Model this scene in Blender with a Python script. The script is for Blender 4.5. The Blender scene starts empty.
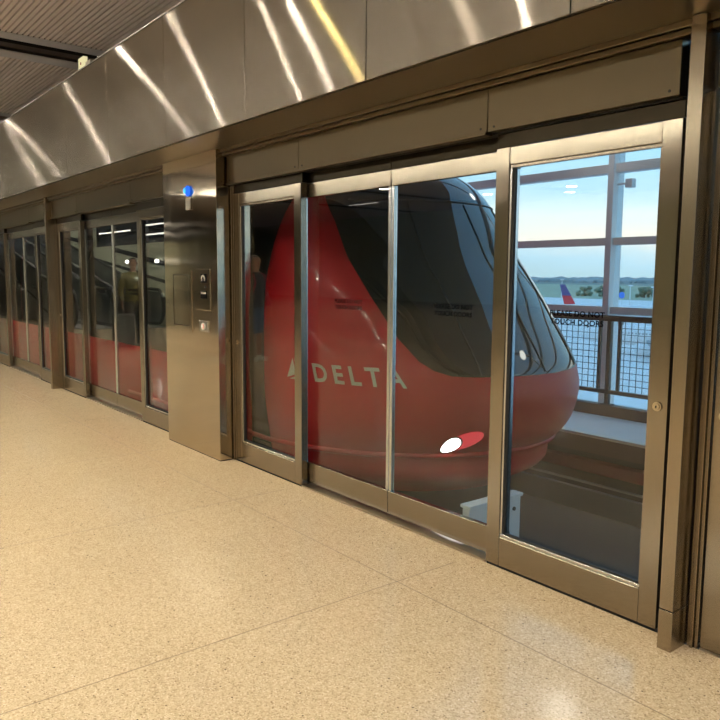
import bpy, bmesh, math, random
from mathutils import Vector, Matrix, noise
from math import sin, cos, pi, radians, sqrt
random.seed(7)
scene = bpy.context.scene
C = scene.collection
# ------------------------------------------------------------------ materials
def new_mat(name):
    m = bpy.data.materials.new(name); m.use_nodes = True
    nt = m.node_tree
    for n in list(nt.nodes): nt.nodes.remove(n)
    out = nt.nodes.new('ShaderNodeOutputMaterial')
    return m, nt, out
def N(nt, t, **kw):
    n = nt.nodes.new(t)
    for k, v in kw.items():
        if k in n.inputs.keys(): n.inputs[k].default_value = v
        else: setattr(n, k, v)
    return n
def col(c): return (c[0], c[1], c[2], 1.0)
def plain(name, c, rough=0.5, metal=0.0, spec=0.5, coat=0.0, var=0.0, vscale=3.0):
    m, nt, out = new_mat(name)
    b = N(nt, 'ShaderNodeBsdfPrincipled')
    b.inputs['Base Color'].default_value = col(c); b.inputs['Roughness'].default_value = rough
    b.inputs['Metallic'].default_value = metal; b.inputs['Specular IOR Level'].default_value = spec
    b.inputs['Coat Weight'].default_value = coat; b.inputs['Coat Roughness'].default_value = 0.03
    if var:
        tc = N(nt, 'ShaderNodeTexCoord'); nz = N(nt, 'ShaderNodeTexNoise', Scale=vscale, Detail=4.0)
        nt.links.new(tc.outputs['Object'], nz.inputs['Vector'])
        mx = N(nt, 'ShaderNodeMix', data_type='RGBA')
        mx.inputs[6].default_value = col([x*(1-var) for x in c]); mx.inputs[7].default_value = col([min(1, x*(1+var)) for x in c])
        nt.links.new(nz.outputs['Fac'], mx.inputs[0]); nt.links.new(mx.outputs[2], b.inputs['Base Color'])
    nt.links.new(b.outputs[0], out.inputs[0])
    return m
def steel(name, c, rough, aniso, tangent, wave=0.0, wscale=(1, 1, 1), grain=0.0, gscale=(1, 1, 1)):
    m, nt, out = new_mat(name)
    b = N(nt, 'ShaderNodeBsdfPrincipled')
    b.inputs['Base Color'].default_value = col(c); b.inputs['Metallic'].default_value = 1.0
    b.inputs['Roughness'].default_value = rough; b.inputs['Anisotropic'].default_value = aniso
    t = N(nt, 'ShaderNodeCombineXYZ'); t.inputs[0].default_value, t.inputs[1].default_value, t.inputs[2].default_value = tangent
    nt.links.new(t.outputs[0], b.inputs['Tangent'])
    g = N(nt, 'ShaderNodeNewGeometry')
    if grain:
        mp = N(nt, 'ShaderNodeMapping'); mp.inputs['Scale'].default_value = gscale
        nt.links.new(g.outputs['Position'], mp.inputs[0])
        nz = N(nt, 'ShaderNodeTexNoise', Scale=1.0, Detail=3.0); nt.links.new(mp.outputs[0], nz.inputs['Vector'])
        mx = N(nt, 'ShaderNodeMix', data_type='RGBA')
        mx.inputs[6].default_value = col([x*(1-grain) for x in c]); mx.inputs[7].default_value = col([min(1, x*(1+grain)) for x in c])
        nt.links.new(nz.outputs['Fac'], mx.inputs[0]); nt.links.new(mx.outputs[2], b.inputs['Base Color'])
    if wave:
        mp = N(nt, 'ShaderNodeMapping'); mp.inputs['Scale'].default_value = wscale
        nt.links.new(g.outputs['Position'], mp.inputs[0])
        nz = N(nt, 'ShaderNodeTexNoise', Scale=1.0, Detail=1.0); nt.links.new(mp.outputs[0], nz.inputs['Vector'])
        bp = N(nt, 'ShaderNodeBump', Strength=1.0, Distance=wave)
        nt.links.new(nz.outputs['Fac'], bp.inputs['Height']); nt.links.new(bp.outputs[0], b.inputs['Normal'])
    nt.links.new(b.outputs[0], out.inputs[0])
    return m
def brushed(name, c, rough, aniso, wave, wscale, haze=.35, hrough=.5):
    # strongly directional brushed sheet: sharp along x, spread along z, over a soft metal haze
    m, nt, out = new_mat(name)
    g = N(nt, 'ShaderNodeNewGeometry')
    gl = N(nt, 'ShaderNodeBsdfAnisotropic'); gl.inputs['Color'].default_value = col(c); gl.inputs['Roughness'].default_value = rough; gl.inputs['Anisotropy'].default_value = aniso
    t = N(nt, 'ShaderNodeCombineXYZ'); t.inputs[0].default_value = 1.0; nt.links.new(t.outputs[0], gl.inputs['Tangent'])
    mp = N(nt, 'ShaderNodeMapping'); mp.inputs['Scale'].default_value = wscale; nt.links.new(g.outputs['Position'], mp.inputs[0])
    nz = N(nt, 'ShaderNodeTexNoise', Scale=1.0, Detail=1.5); nt.links.new(mp.outputs[0], nz.inputs['Vector'])
    bp = N(nt, 'ShaderNodeBump', Strength=1.0, Distance=wave); nt.links.new(nz.outputs['Fac'], bp.inputs['Height']); nt.links.new(bp.outputs[0], gl.inputs['Normal'])
    hz = N(nt, 'ShaderNodeBsdfAnisotropic'); hz.inputs['Color'].default_value = col(c); hz.inputs['Roughness'].default_value = hrough
    mx = N(nt, 'ShaderNodeMixShader'); mx.inputs[0].default_value = haze
    nt.links.new(gl.outputs[0], mx.inputs[1]); nt.links.new(hz.outputs[0], mx.inputs[2]); nt.links.new(mx.outputs[0], out.inputs[0])
    return m
def glass(name, tint, ior=1.6, rough=0.0):
    m, nt, out = new_mat(name)
    tr = N(nt, 'ShaderNodeBsdfTransparent'); tr.inputs[0].default_value = col(tint)
    gl = N(nt, 'ShaderNodeBsdfGlossy'); gl.inputs['Color'].default_value = (1, 1, 1, 1); gl.inputs['Roughness'].default_value = rough
    fr = N(nt, 'ShaderNodeFresnel'); geo = N(nt, 'ShaderNodeNewGeometry')     # same reflectance from both faces of the thin pane
    ir = N(nt, 'ShaderNodeMapRange'); ir.inputs[3].default_value = ior; ir.inputs[4].default_value = 1/ior
    nt.links.new(geo.outputs['Backfacing'], ir.inputs[0]); nt.links.new(ir.outputs[0], fr.inputs[0])
    mx = N(nt, 'ShaderNodeMixShader')
    nt.links.new(fr.outputs[0], mx.inputs[0]); nt.links.new(tr.outputs[0], mx.inputs[1]); nt.links.new(gl.outputs[0], mx.inputs[2])
    nt.links.new(mx.outputs[0], out.inputs[0])
    return m
def emit(name, c, s):
    m, nt, out = new_mat(name)
    e = N(nt, 'ShaderNodeEmission', Strength=s); e.inputs[0].default_value = col(c)
    nt.links.new(e.outputs[0], out.inputs[0])
    return m

X, Z = (1, 0, 0), (0, 0, 1)
STEEL = (0.315, 0.28, 0.228)
M_hood = brushed('brushed_fascia_steel', (0.22, 0.198, 0.170), 0.16, 0.88, 0.0006, (2.2, 1.0, 3.0), .10, .72)
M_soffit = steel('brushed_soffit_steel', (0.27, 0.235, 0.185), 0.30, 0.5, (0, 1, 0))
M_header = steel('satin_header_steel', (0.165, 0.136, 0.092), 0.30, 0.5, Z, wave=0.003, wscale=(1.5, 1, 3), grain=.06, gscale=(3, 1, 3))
M_frame = steel('satin_door_steel', STEEL, 0.17, 0.9, X, wave=0.0016, wscale=(2.4, 1, 2.2), grain=.05, gscale=(4, 4, 2))
M_shadow = steel('shade_dark_steel', (0.05, 0.042, 0.03), 0.3, 0.0, X)  # near-black base paints in the shade above the door tops
M_post = steel('satin_post_steel', (0.36, 0.31, 0.24), 0.25, 0.7, X, wave=0.002, wscale=(3, 1, .6), grain=.05, gscale=(2, 2, 2))
M_column = steel('satin_column_steel', (0.56, 0.495, 0.40), 0.095, 0.95, X, wave=0.0030, wscale=(2.6, 1, 2.2), grain=.06, gscale=(3, 3, 3))
M_plate = steel('satin_plate_steel', (0.52, 0.47, 0.40), 0.32, 0.3, X)
M_bright = steel('bright_aluminium', (0.82, 0.84, 0.86), 0.22, 0.0, X)
M_brass = plain('lock_metal', (0.62, 0.55, 0.42), 0.25, 1.0)
M_rubber = plain('black_gasket', (0.008, 0.008, 0.009), 0.6)
M_black = plain('void_black', (0.006, 0.006, 0.006), 0.8)
M_dark = plain('dark_hole', (0.01, 0.01, 0.01), 0.5)
M_text = plain('black_lettering', (0.003, 0.003, 0.0035), 0.9, 0, 0.05)
M_glass = glass('door_glass', (0.80, 0.83, 0.82), 1.55)
M_glass2 = glass('window_glass', (0.90, 0.94, 0.95), 1.45)
M_red = plain('train_red_paint', (0.56, 0.010, 0.020), 0.45, 0, 0.25, 0.25)
M_tglass = plain('train_dark_glass', (0.008, 0.011, 0.012), 0.02, 0, 1.0)
M_silver = plain('train_silver_lettering', (0.62, 0.56, 0.46), 0.4)
M_under = plain('train_undercarriage', (0.03, 0.03, 0.033), 0.7)
M_headred = emit('red_marker_light', (1.0, 0.05, 0.09), 0.75)
M_headwhite = emit('white_headlight', (0.9, 0.97, 1.0), 14.0)
M_blue = emit('blue_indicator', (0.03, 0.16, 1.0), 1.1)
M_bluecore = emit('blue_indicator_core', (0.06, 0.45, 1.0), 1.6)
M_redbtn = emit('red_button_glow', (1.0, 0.10, 0.10), 0.7)
M_white = plain('white_symbol', (0.75, 0.73, 0.68), 0.5)
M_lamp = emit('downlight_glow', (1.0, 0.92, 0.78), 800.0)
M_big = emit('large_downlight_glow', (1.0, 0.915, 0.725), 700.0)
M_row = emit('added_row_glow', (1.0, 0.94, 0.765), 150.0)
M_rowfar = emit('added_far_row_glow', (1.0, 0.94, 0.765), 75.0)
M_lamp_y = emit('amber_downlight_glow', (1.0, 0.82, 0.30), 1900.0)
M_lamp_s = emit('faint_downlight_glow', (1.0, 0.88, 0.71), 500.0)
M_flush = emit('round_downlight_glow', (1.0, 0.88, 0.70), 90.0)
M_walk_fill = emit('walkway_fill_glow', (1.0, 0.96, 0.90), 10.0)
M_strip = emit('linear_light_glow', (1.0, 0.92, 0.80), 5.0)
M_walll = emit('wall_light_glow', (1.0, 0.95, 0.85), 16.0)
M_housing = plain('lamp_housing', (0.05, 0.05, 0.05), 0.5)
M_exitbox = emit('pale_yellow_box_glow', (1.0, 0.90, 0.50), 0.75)
M_slat = plain('ceiling_slat', (0.78, 0.69, 0.67), 0.55, var=.06)
M_slatdark = plain('ceiling_backing', (0.12, 0.10, 0.09), 0.9)
M_trimg = plain('slot_trim', (0.55, 0.54, 0.58), 0.5)
M_wallg = plain('green_grey_wall', (0.62, 0.65, 0.50), 0.6, var=.08)
M_wall = plain('plain_wall', (0.55, 0.51, 0.44), 0.7, var=.05)
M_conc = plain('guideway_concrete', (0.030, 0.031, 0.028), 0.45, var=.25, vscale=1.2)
M_walk = plain('walkway_concrete', (0.74, 0.70, 0.65), 0.75, var=.12, vscale=6)
M_nosing = plain('walkway_nosing', (0.72, 0.66, 0.52), 0.6)
M_brown = plain('walkway_face', (0.10, 0.065, 0.055), 0.7, var=.15)
M_kerb = plain('kerb_brown', (0.12, 0.09, 0.075), 0.7, var=.12)
M_dull_red = plain('dull_red', (0.26, 0.035, 0.03), 0.6, var=.15)
M_rail = plain('grey_steel_rail', (0.36, 0.36, 0.34), 0.4, 0.7)
M_mull = plain('grey_mullion_paint', (0.88, 0.88, 0.87), 0.45)
M_mullt = plain('grey_transom_paint', (0.84, 0.83, 0.81), 0.5)
M_hand = plain('dark_railing_paint', (0.055, 0.052, 0.050), 0.5)
M_mesh = plain('railing_mesh_wire', (0.07, 0.072, 0.075), 0.5)
M_box = plain('pale_grey_metal', (0.82, 0.84, 0.86), 0.4, var=.05)
M_hall = plain('hall_roof', (0.6, 0.61, 0.62), 0.7)
M_apron = plain('apron_concrete', (0.80, 0.80, 0.79), 0.9, var=.08, vscale=.05)
M_grass = plain('hazy_field_grass', (0.36, 0.43, 0.30), 0.95, var=.2, vscale=.02)  # paler green carries the haze over the field
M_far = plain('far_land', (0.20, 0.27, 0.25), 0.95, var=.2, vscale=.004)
M_leaf = plain('tree_foliage', (0.17, 0.24, 0.17), 0.95, var=.3, vscale=.5)
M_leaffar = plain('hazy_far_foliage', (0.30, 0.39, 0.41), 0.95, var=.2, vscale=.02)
M_trunk = plain('tree_trunk', (0.10, 0.07, 0.05), 0.9)
M_planew = plain('aircraft_white', (0.80, 0.82, 0.84), 0.35)
M_planeb = plain('aircraft_navy', (0.03, 0.06, 0.24), 0.4)
M_planer = plain('aircraft_red', (0.75, 0.03, 0.05), 0.4)
M_planeg = plain('aircraft_grey', (0.30, 0.32, 0.34), 0.4)
M_bluesign = plain('blue_disc_paint', (0.04, 0.25, 0.85), 0.5)
M_skin = plain('skin', (0.40, 0.24, 0.17), 0.55)
M_hair = plain('dark_hair', (0.02, 0.014, 0.010), 0.6)
M_hood_cloth = plain('dark_hoodie_cloth', (0.03, 0.033, 0.04), 0.9)
M_denim = plain('blue_denim', (0.09, 0.13, 0.22), 0.9)
M_shoe = plain('pale_sneaker', (0.70, 0.68, 0.62), 0.7)
M_pack = plain('red_backpack_cloth', (0.28, 0.02, 0.03), 0.8)
M_yellow = plain('olive_yellow_jacket', (0.13, 0.11, 0.03), 0.85)
M_trouser = plain('dark_trousers', (0.03, 0.03, 0.03), 0.9)
M_case = plain('grey_suitcase_shell', (0.08, 0.08, 0.075), 0.4)
M_eye = plain('eye_dark', (0.02, 0.015, 0.012), 0.3)
M_esc = plain('escalator_black_rubber', (0.012, 0.012, 0.012), 0.45)
M_escpanel = plain('escalator_balustrade', (0.14, 0.15, 0.14), 0.3, 0.6)
M_escstep = plain('escalator_step_metal', (0.25, 0.25, 0.24), 0.4, 0.8)

def floor_mat():
    m, nt, out = new_mat('terrazzo')
    b = N(nt, 'ShaderNodeBsdfPrincipled', Roughness=0.115)
    b.inputs['Specular IOR Level'].default_value = 0.5
    g = N(nt, 'ShaderNodeNewGeometry')
    def vor(scale):
        v = N(nt, 'ShaderNodeTexVoronoi', Scale=scale); nt.links.new(g.outputs['Position'], v.inputs['Vector']); return v
    v1 = vor(190.0); v2 = vor(75.0)
    r1 = N(nt, 'ShaderNodeValToRGB')                       # chip colour by cell
    e = r1.color_ramp.elements
    e[0].position = 0.0; e[0].color = (0.30, 0.215, 0.13, 1); e[1].position = 1.0; e[1].color = (0.70, 0.58, 0.43, 1)
    for p, c in ((0.10, (0.45, 0.345, 0.225, 1)), (0.5, (0.56, 0.44, 0.295, 1)), (0.88, (0.61, 0.49, 0.34, 1))):
        q = e.new(p); q.color = c
    s = N(nt, 'ShaderNodeSeparateColor'); nt.links.new(v1.outputs['Color'], s.inputs[0]); nt.links.new(s.outputs[0], r1.inputs[0])
    s2 = N(nt, 'ShaderNodeSeparateColor'); nt.links.new(v2.outputs['Color'], s2.inputs[0])
    gt = N(nt, 'ShaderNodeMath', operation='GREATER_THAN'); gt.inputs[1].default_value = 0.975; nt.links.new(s2.outputs[1], gt.inputs[0])
    lt = N(nt, 'ShaderNodeMath', operation='LESS_THAN'); lt.inputs[1].default_value = 0.28; nt.links.new(v2.outputs['Distance'], lt.inputs[0])
    mu = N(nt, 'ShaderNodeMath', operation='MULTIPLY'); nt.links.new(gt.outputs[0], mu.inputs[0]); nt.links.new(lt.outputs[0], mu.inputs[1])
    mx = N(nt, 'ShaderNodeMix', data_type='RGBA'); mx.inputs[7].default_value = (0.10, 0.07, 0.045, 1)
    nt.links.new(mu.outputs[0], mx.inputs[0]); nt.links.new(r1.outputs[0], mx.inputs[6])
    # blotches
    nz = N(nt, 'ShaderNodeTexNoise', Scale=1.1, Detail=3.0); nt.links.new(g.outputs['Position'], nz.inputs['Vector'])
    mr = N(nt, 'ShaderNodeMapRange'); mr.inputs[3].default_value = 0.94; mr.inputs[4].default_value = 1.06; nt.links.new(nz.outputs['Fac'], mr.inputs[0])
    ml = N(nt, 'ShaderNodeMix', data_type='RGBA', blend_type='MULTIPLY'); ml.inputs[0].default_value = 1.0
    nt.links.new(mx.outputs[2], ml.inputs[6]); nt.links.new(mr.outputs[0], ml.inputs[7])
    nt.links.new(ml.outputs[2], b.inputs['Base Color'])
    nt.links.new(b.outputs[0], out.inputs[0])
    return m
M_floor = floor_mat()
M_joint = plain('floor_joint_strip', (0.22, 0.15, 0.085), 0.4)
# ------------------------------------------------------------------ geometry helpers
def BM(): return bmesh.new()
def add_box(bm, a, b, bevel=0.0):
    x0, x1 = sorted((a[0], b[0])); y0, y1 = sorted((a[1], b[1])); z0, z1 = sorted((a[2], b[2]))
    vs = [bm.verts.new((x, y, z)) for z in (z0, z1) for (x, y) in ((x0, y0), (x1, y0), (x1, y1), (x0, y1))]
    fs = [bm.faces.new([vs[i] for i in f]) for f in ((3, 2, 1, 0), (4, 5, 6, 7), (0, 1, 5, 4), (1, 2, 6, 5), (2, 3, 7, 6), (3, 0, 4, 7))]
    if bevel:
        es = {e for f in fs for e in f.edges}
        bmesh.ops.bevel(bm, geom=list(es), offset=bevel, segments=2, affect='EDGES', profile=0.5)
def add_tube(bm, pts, r, n=10, cap=True, closed=False):
    pts = [Vector(p) for p in pts]; rings = []
    up = Vector((0, 0, 1)); L = len(pts)
    for i, p in enumerate(pts):
        a = pts[(i-1) % L] if (closed or i > 0) else pts[0]; b = pts[(i+1) % L] if (closed or i < L-1) else pts[-1]
        t = (b-a).normalized()
        u = t.cross(up)
        if u.length < 1e-3: u = t.cross(Vector((0, 1, 0)))
        u.normalize(); w = u.cross(t)
        rr = r[i] if isinstance(r, (list, tuple)) else r
        rings.append([bm.verts.new(p + rr*(cos(2*pi*k/n)*u + sin(2*pi*k/n)*w)) for k in range(n)])
    for i in range(L if closed else L-1):
        A, B = rings[i], rings[(i+1) % L]
        for k in range(n): bm.faces.new((A[k], A[(k+1) % n], B[(k+1) % n], B[k]))
    if cap and not closed:
        bm.faces.new(rings[0][::-1]); bm.faces.new(rings[-1])
def add_disc(bm, c, r, axis=Z, h=0.01, n=20):
    c = Vector(c); a = Vector(axis).normalized()
    add_tube(bm, [c, c + a*h], r, n)
def add_sphere(bm, c, r, sub=2, scale=(1, 1, 1)):
    g = bmesh.ops.create_icosphere(bm, subdivisions=sub, radius=1.0)
    for v in g['verts']: v.co = Vector((c[0] + v.co.x*r*scale[0], c[1] + v.co.y*r*scale[1], c[2] + v.co.z*r*scale[2]))
def add_prism(bm, poly, y0, y1):               # poly in (x, z)
    A = [bm.verts.new((p[0], y0, p[1])) for p in poly]; B = [bm.verts.new((p[0], y1, p[1])) for p in poly]
    n = len(poly); bm.faces.new(A); bm.faces.new(B[::-1])
    for i in range(n): bm.faces.new((A[(i+1) % n], A[i], B[i], B[(i+1) % n]))
def world_of(o):
    v = Vector((0, 0, 0))
    while o: v += o.location; o = o.parent
    return v
def obj(name, bm, mat, parent=None, smooth=False, recalc=True, loc=None):
    """links bm (world coordinates) as one mesh object"""
    if recalc: bmesh.ops.recalc_face_normals(bm, faces=bm.faces[:])
    base = world_of(parent)
    if loc is not None: base = Vector(loc)
    for v in bm.verts: v.co -= base
    me = bpy.data.meshes.new(name); bm.to_mesh(me); bm.free()
    for m in (mat if isinstance(mat, (list, tuple)) else [mat]): me.materials.append(m)
    if smooth:
        for p in me.polygons: p.use_smooth = True
    o = bpy.data.objects.new(name, me); C.objects.link(o)
    if parent: o.parent = parent
    elif loc is not None: o.location = loc
    return o
def tag(o, label=None, cat=None, group=None, kind=None):
    if label: o['label'] = label
    if cat: o['category'] = cat
    if group: o['group'] = group
    if kind: o['kind'] = kind
    return o
def thing(name, label, cat, loc=(0, 0, 0), group=None):
    o = bpy.data.objects.new(name, None); C.objects.link(o); o.location = loc
    o.empty_display_size = 0.1
    return tag(o, label, cat, group)
def struct(name, bm, mat, label, cat, parent=None, **k):
    o = obj(name, bm, mat, parent, **k)
    if parent is None: tag(o, label, cat, kind='structure')
    return o
def box_obj(name, a, b, mat, parent=None, bevel=0.0):
    bm = BM(); add_box(bm, a, b, bevel); return obj(name, bm, mat, parent)
def text_bm(s, height, width=None, bold=0.0, spacing=1.0, fn=None):
    """flat lettering in (x, z); fn maps (x, z) to a world point"""
    cu = bpy.data.curves.new('lettering', 'FONT'); cu.body = s; cu.size = 1.0; cu.resolution_u = 3
    cu.align_x = 'CENTER'; cu.offset = bold; cu.space_character = spacing; cu.space_line = 1.15
    o = bpy.data.objects.new('lettering', cu); C.objects.link(o)
    dg = bpy.context.evaluated_depsgraph_get(); dg.update()
    me = bpy.data.meshes.new_from_object(o.evaluated_get(dg))
    bpy.data.objects.remove(o); bpy.data.curves.remove(cu)
    bm = bmesh.new(); bm.from_mesh(me); bpy.data.meshes.remove(me)
    xs = [v.co.x for v in bm.verts]; ys = [v.co.y for v in bm.verts]
    x0, x1, y0, y1 = min(xs), max(xs), min(ys), max(ys)
    sz = height/(y1-y0); sx = (width/(x1-x0)) if width else sz
    for v in bm.verts:
        p = ((v.co.x-(x0+x1)/2)*sx, (v.co.y-(y0+y1)/2)*sz)
        v.co = Vector(fn(*p))
    return bm
# ------------------------------------------------------------------ camera
f_px, yaw, pitch, roll = 731.2390149761341, radians(38.36408533), radians(6.59745456), radians(0.37170814)
fw = Vector((-cos(yaw)*cos(pitch), sin(yaw)*cos(pitch), -sin(pitch)))
r = fw.cross(Vector((0, 0, 1))).normalized(); u = r.cross(fw)
r2 = cos(roll)*r + sin(roll)*u; u2 = -sin(roll)*r + cos(roll)*u
cam = bpy.data.cameras.new('camera'); co = bpy.data.objects.new('camera', cam); C.objects.link(co)
mw = Matrix((r2, u2, -fw)).transposed().to_4x4(); mw.translation = (0, 0, 1.45)
co.matrix_world = mw; cam.sensor_width = 36; cam.lens = 36*f_px/720; cam.clip_start = 0.05; cam.clip_end = 12000
scene.camera = co
# ------------------------------------------------------------------ room shell
XL, XR, YB = -60.0, 8.5, -23.0
bm = BM(); add_box(bm, (XL, YB, -0.2), (XR, 2.735, 0)); fl = struct('floor', bm, M_floor, 'speckled beige polished terrazzo floor of the station platform', 'floor')
bm = BM()
add_box(bm, (XL, 2.218, -0.002), (XR, 2.222, 0.0006)); add_box(bm, (XL, -1.102, -0.002), (XR, -1.098, 0.0006))
x = -2.51 - 1.6*30
while x < XR:
    add_box(bm, (x-.002, YB, -0.002), (x+.002, 2.60, 0.0006)); x += 1.6
obj('joint_strip', bm, M_joint, fl)
CZ = 5.0
SLOTS = [-30.8, -24.8, -18.8, -12.78, -6.7, -.6, 5.2]
bm = BM()                                       # ceiling backing with open slots
edges = [XL] + [v for q in SLOTS for v in (q-.32, q+.32)] + [XR]
for i in range(0, len(edges), 2): add_box(bm, (edges[i], YB, CZ+.05), (edges[i+1], 4.7, CZ+.12))
ce = struct('ceiling', bm, M_slatdark, 'brown grey slatted ceiling with black slots above the platform', 'ceiling')
bm = BM()
for i in range(0, len(edges), 2):
    a = edges[i] + (0.32 if i else 0); b = edges[i+1] - (0.42 if i+1 < len(edges)-1 else 0)
    y = 4.66
    while y > YB:
        add_box(bm, (a, y-(.052 if y > 0 else .115), CZ), (b, y, CZ+.055)); y -= .078 if y > 0 else .156
obj('slat', bm, M_slat, ce)['kind'] = 'stuff'
for q in SLOTS:
    bm = BM(); add_box(bm, (q+.32, YB, CZ-.008), (q+.62, 4.68, CZ+.004)); add_box(bm, (q-.72, YB, CZ-.008), (q-.32, 4.68, CZ+.004))
    obj('slot_trim', bm, M_trimg, ce)
    bm = BM(); add_box(bm, (q-.36, YB, CZ+.55), (q+.36, 4.7, CZ+.59)); add_box(bm, (q-.36, YB, CZ+.08), (q-.322, 4.7, CZ+.56)); add_box(bm, (q+.322, YB, CZ+.08), (q+.36, 4.7, CZ+.56))
    obj('slot_void', bm, M_black, ce)
H_ = CZ+.6
bm = BM(); add_box(bm, (XL-.1, YB, 0), (XL, 4.7, H_)); struct('wall_left', bm, M_wall, 'far end wall of the platform hall', 'wall')
bm = BM(); add_box(bm, (XR, YB, 0), (XR+.1, 4.7, H_)); struct('wall_right', bm, M_wall, 'near end wall of the platform hall behind the viewer', 'wall')
bm = BM(); add_box(bm, (XL, YB-.1, 0), (XR, YB, H_)); struct('wall_back', bm, M_wallg, 'green grey wall across the platform from the doors', 'wall')
bm = BM(); add_box(bm, (XL, 2.745, 2.385), (XR, 2.82, 3.30)); struct('wall_front', bm, M_post, 'steel clad wall strip behind the fascia above the doors', 'wall')
bm = BM(); add_box(bm, (XL, 4.62, 3.40), (XR, 4.72, H_)); struct('wall_upper', bm, M_slatdark, 'dark wall above the guideway roof behind the fascia', 'wall')
bm = BM(); add_box(bm, (XL, 2.735, 0), (-13.17, 2.82, 2.375)); struct('wall_far', bm, M_post, 'steel clad wall beyond the farthest doors', 'wall')
bm = BM(); add_box(bm, (2.24, 2.735, 0), (XR, 2.82, 2.375)); struct('wall_near', bm, M_post, 'steel clad wall beyond the right photo edge', 'wall')
# soffit and trims above the doors
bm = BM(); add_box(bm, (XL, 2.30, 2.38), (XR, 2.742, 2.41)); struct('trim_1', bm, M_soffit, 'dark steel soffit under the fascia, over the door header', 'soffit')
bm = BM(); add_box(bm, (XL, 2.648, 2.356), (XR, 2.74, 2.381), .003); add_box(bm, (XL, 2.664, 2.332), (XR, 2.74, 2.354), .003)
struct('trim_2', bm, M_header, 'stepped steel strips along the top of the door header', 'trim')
# fascia band
fas = thing('steel_fascia', 'tall brushed steel fascia band above the platform doors, streaked by lamp reflections', 'fascia', (-6.35, 2.28, 2.38))
x = -1.685 + 1.166*6
while x > -40:
    box_obj('fascia_panel', (x-1.163, 2.28, 2.382), (x-.0025, 2.298, 3.285), M_hood, fas, .002); x -= 1.166
box_obj('fascia_cap', (-40, 2.276, 3.287), (XR-.02, 2.40, 3.297), M_bright, fas)
box_obj('fascia_backing', (-40, 2.30, 2.412), (XR-.02, 2.32, 3.28), M_dark, fas)
# ------------------------------------------------------------------ platform doors
FY = 2.735
def lock(parent, x, z, y):
    bm = BM(); add_disc(bm, (x, y, z), .019, (0, -1, 0), .006, 24); add_disc(bm, (x, y-.006, z), .013, (0, -1, 0), .006, 20)
    k = obj('lock_cylinder', bm, M_brass, parent, smooth=False); k['label'] = 'round brass-coloured key lock'
    box_obj('keyhole', (x-.0015, y-.0135, z-.006), (x+.0015, y-.0115, z+.005), M_dark, k)
def lettering(parent, xc, zc, y):
    bm = text_bm('PLEASE DO NOT\nTOUCH DOORS', .064, .285, .028, 1.05, lambda a, b: (xc+a, y, zc+b))
    t = obj('lettering', bm, M_text, parent, recalc=False); t['label'] = 'black lettering reading PLEASE DO NOT TOUCH DOORS'
def fixed_panel(x0, x1, label, lock_side=None, text=False, group=None):
    t = thing('glass_door_panel', label, 'glass door', ((x0+x1)/2, FY, 0), group)
    s = .082; y0, y1 = FY, FY+.050
    for a, b in ((x0, x0+s), (x1-s, x1)): box_obj('stile', (a, y0, .010), (b, y1, 2.055), M_frame, t, .003)
    box_obj('bottom_rail', (x0+s+.0005, y0+.001, .010), (x1-s-.0005, y1, .158), M_frame, t, .003)
    box_obj('top_rail', (x0+s+.0005, y0+.001, 1.972), (x1-s-.0005, y1, 2.053), M_frame, t, .003)
    bm = BM()                                  # sloped glazing bead all round, lit bottom and left painted in brighter metal
    gx0, gx1, gz0, gz1 = x0+s+.001, x1-s-.001, .159, 1.971
    add_box(bm, (gx0, y0+.006, gz0), (gx1, y0+.028, gz0+.014), .002)
    add_box(bm, (gx0, y0+.006, gz0+.015), (gx0+.012, y0+.028, gz1-.015), .002)
    obj('glazing_bead', bm, M_bright, t)
    bm = BM(); add_box(bm, (gx0, y0+.006, gz1-.014), (gx1, y0+.028, gz1), .002); add_box(bm, (gx1-.006, y0+.006, gz0+.015), (gx1, y0+.028, gz1-.015), .002)
    obj('glazing_bead', bm, M_frame, t)
    bm = BM(); add_box(bm, (gx0+.0125, y0+.012, gz0+.016), (gx0+.026, y0+.028, gz1-.016)); add_box(bm, (gx0+.027, y0+.012, gz0+.0145), (gx1-.007, y0+.028, gz0+.022))
    obj('gasket', bm, M_rubber, t)
    box_obj('glass_pane', (gx0+.002, y0+.029, gz0+.002), (gx1-.002, y0+.037, gz1-.002), M_glass, t)
    box_obj('shade_strip', (x0, y0+.012, 2.057), (x1, y1, 2.122), M_shadow, t, .001)  # strip darkened to stand for shade under the header
    if lock_side == 'right': lock(t, x1-.042, .935, y0)
    if lock_side == 'left': lock(t, x0+.040, .935, y0)
    if text: lettering(t, (x0+x1)/2+.002, 1.268, y0+.0285)
    return t
def leaf(x0, x1, label, text=True):
    y0, y1 = 2.795, 2.830
    t = thing('sliding_door', label, 'sliding door', ((x0+x1)/2, y0, 0))
    box_obj('bottom_rail', (x0, y0, .022), (x1, y1, .163), M_frame, t, .002)
    box_obj('top_rail', (x0, y0, 1.962), (x1, y1, 2.053), M_frame, t, .002)
    box_obj('shade_strip', (x0, y0+.001, 2.055), (x1, y1, 2.122), M_shadow, t, .001)  # shade over the leaf, put in as dark metal
    for a, b in ((x0, x0+.022), (x1-.022, x1)): box_obj('stile', (a, y0+.004, .1635), (b, y1-.004, 1.9615), M_bright, t, .002)
    box_obj('glass_pane', (x0+.0225, y0+.012, .164), (x1-.0225, y0+.022, 1.961), M_glass, t)
    if text: lettering(t, (x0+x1)/2+.045, 1.268, y0+.0112)
    return t
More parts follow.
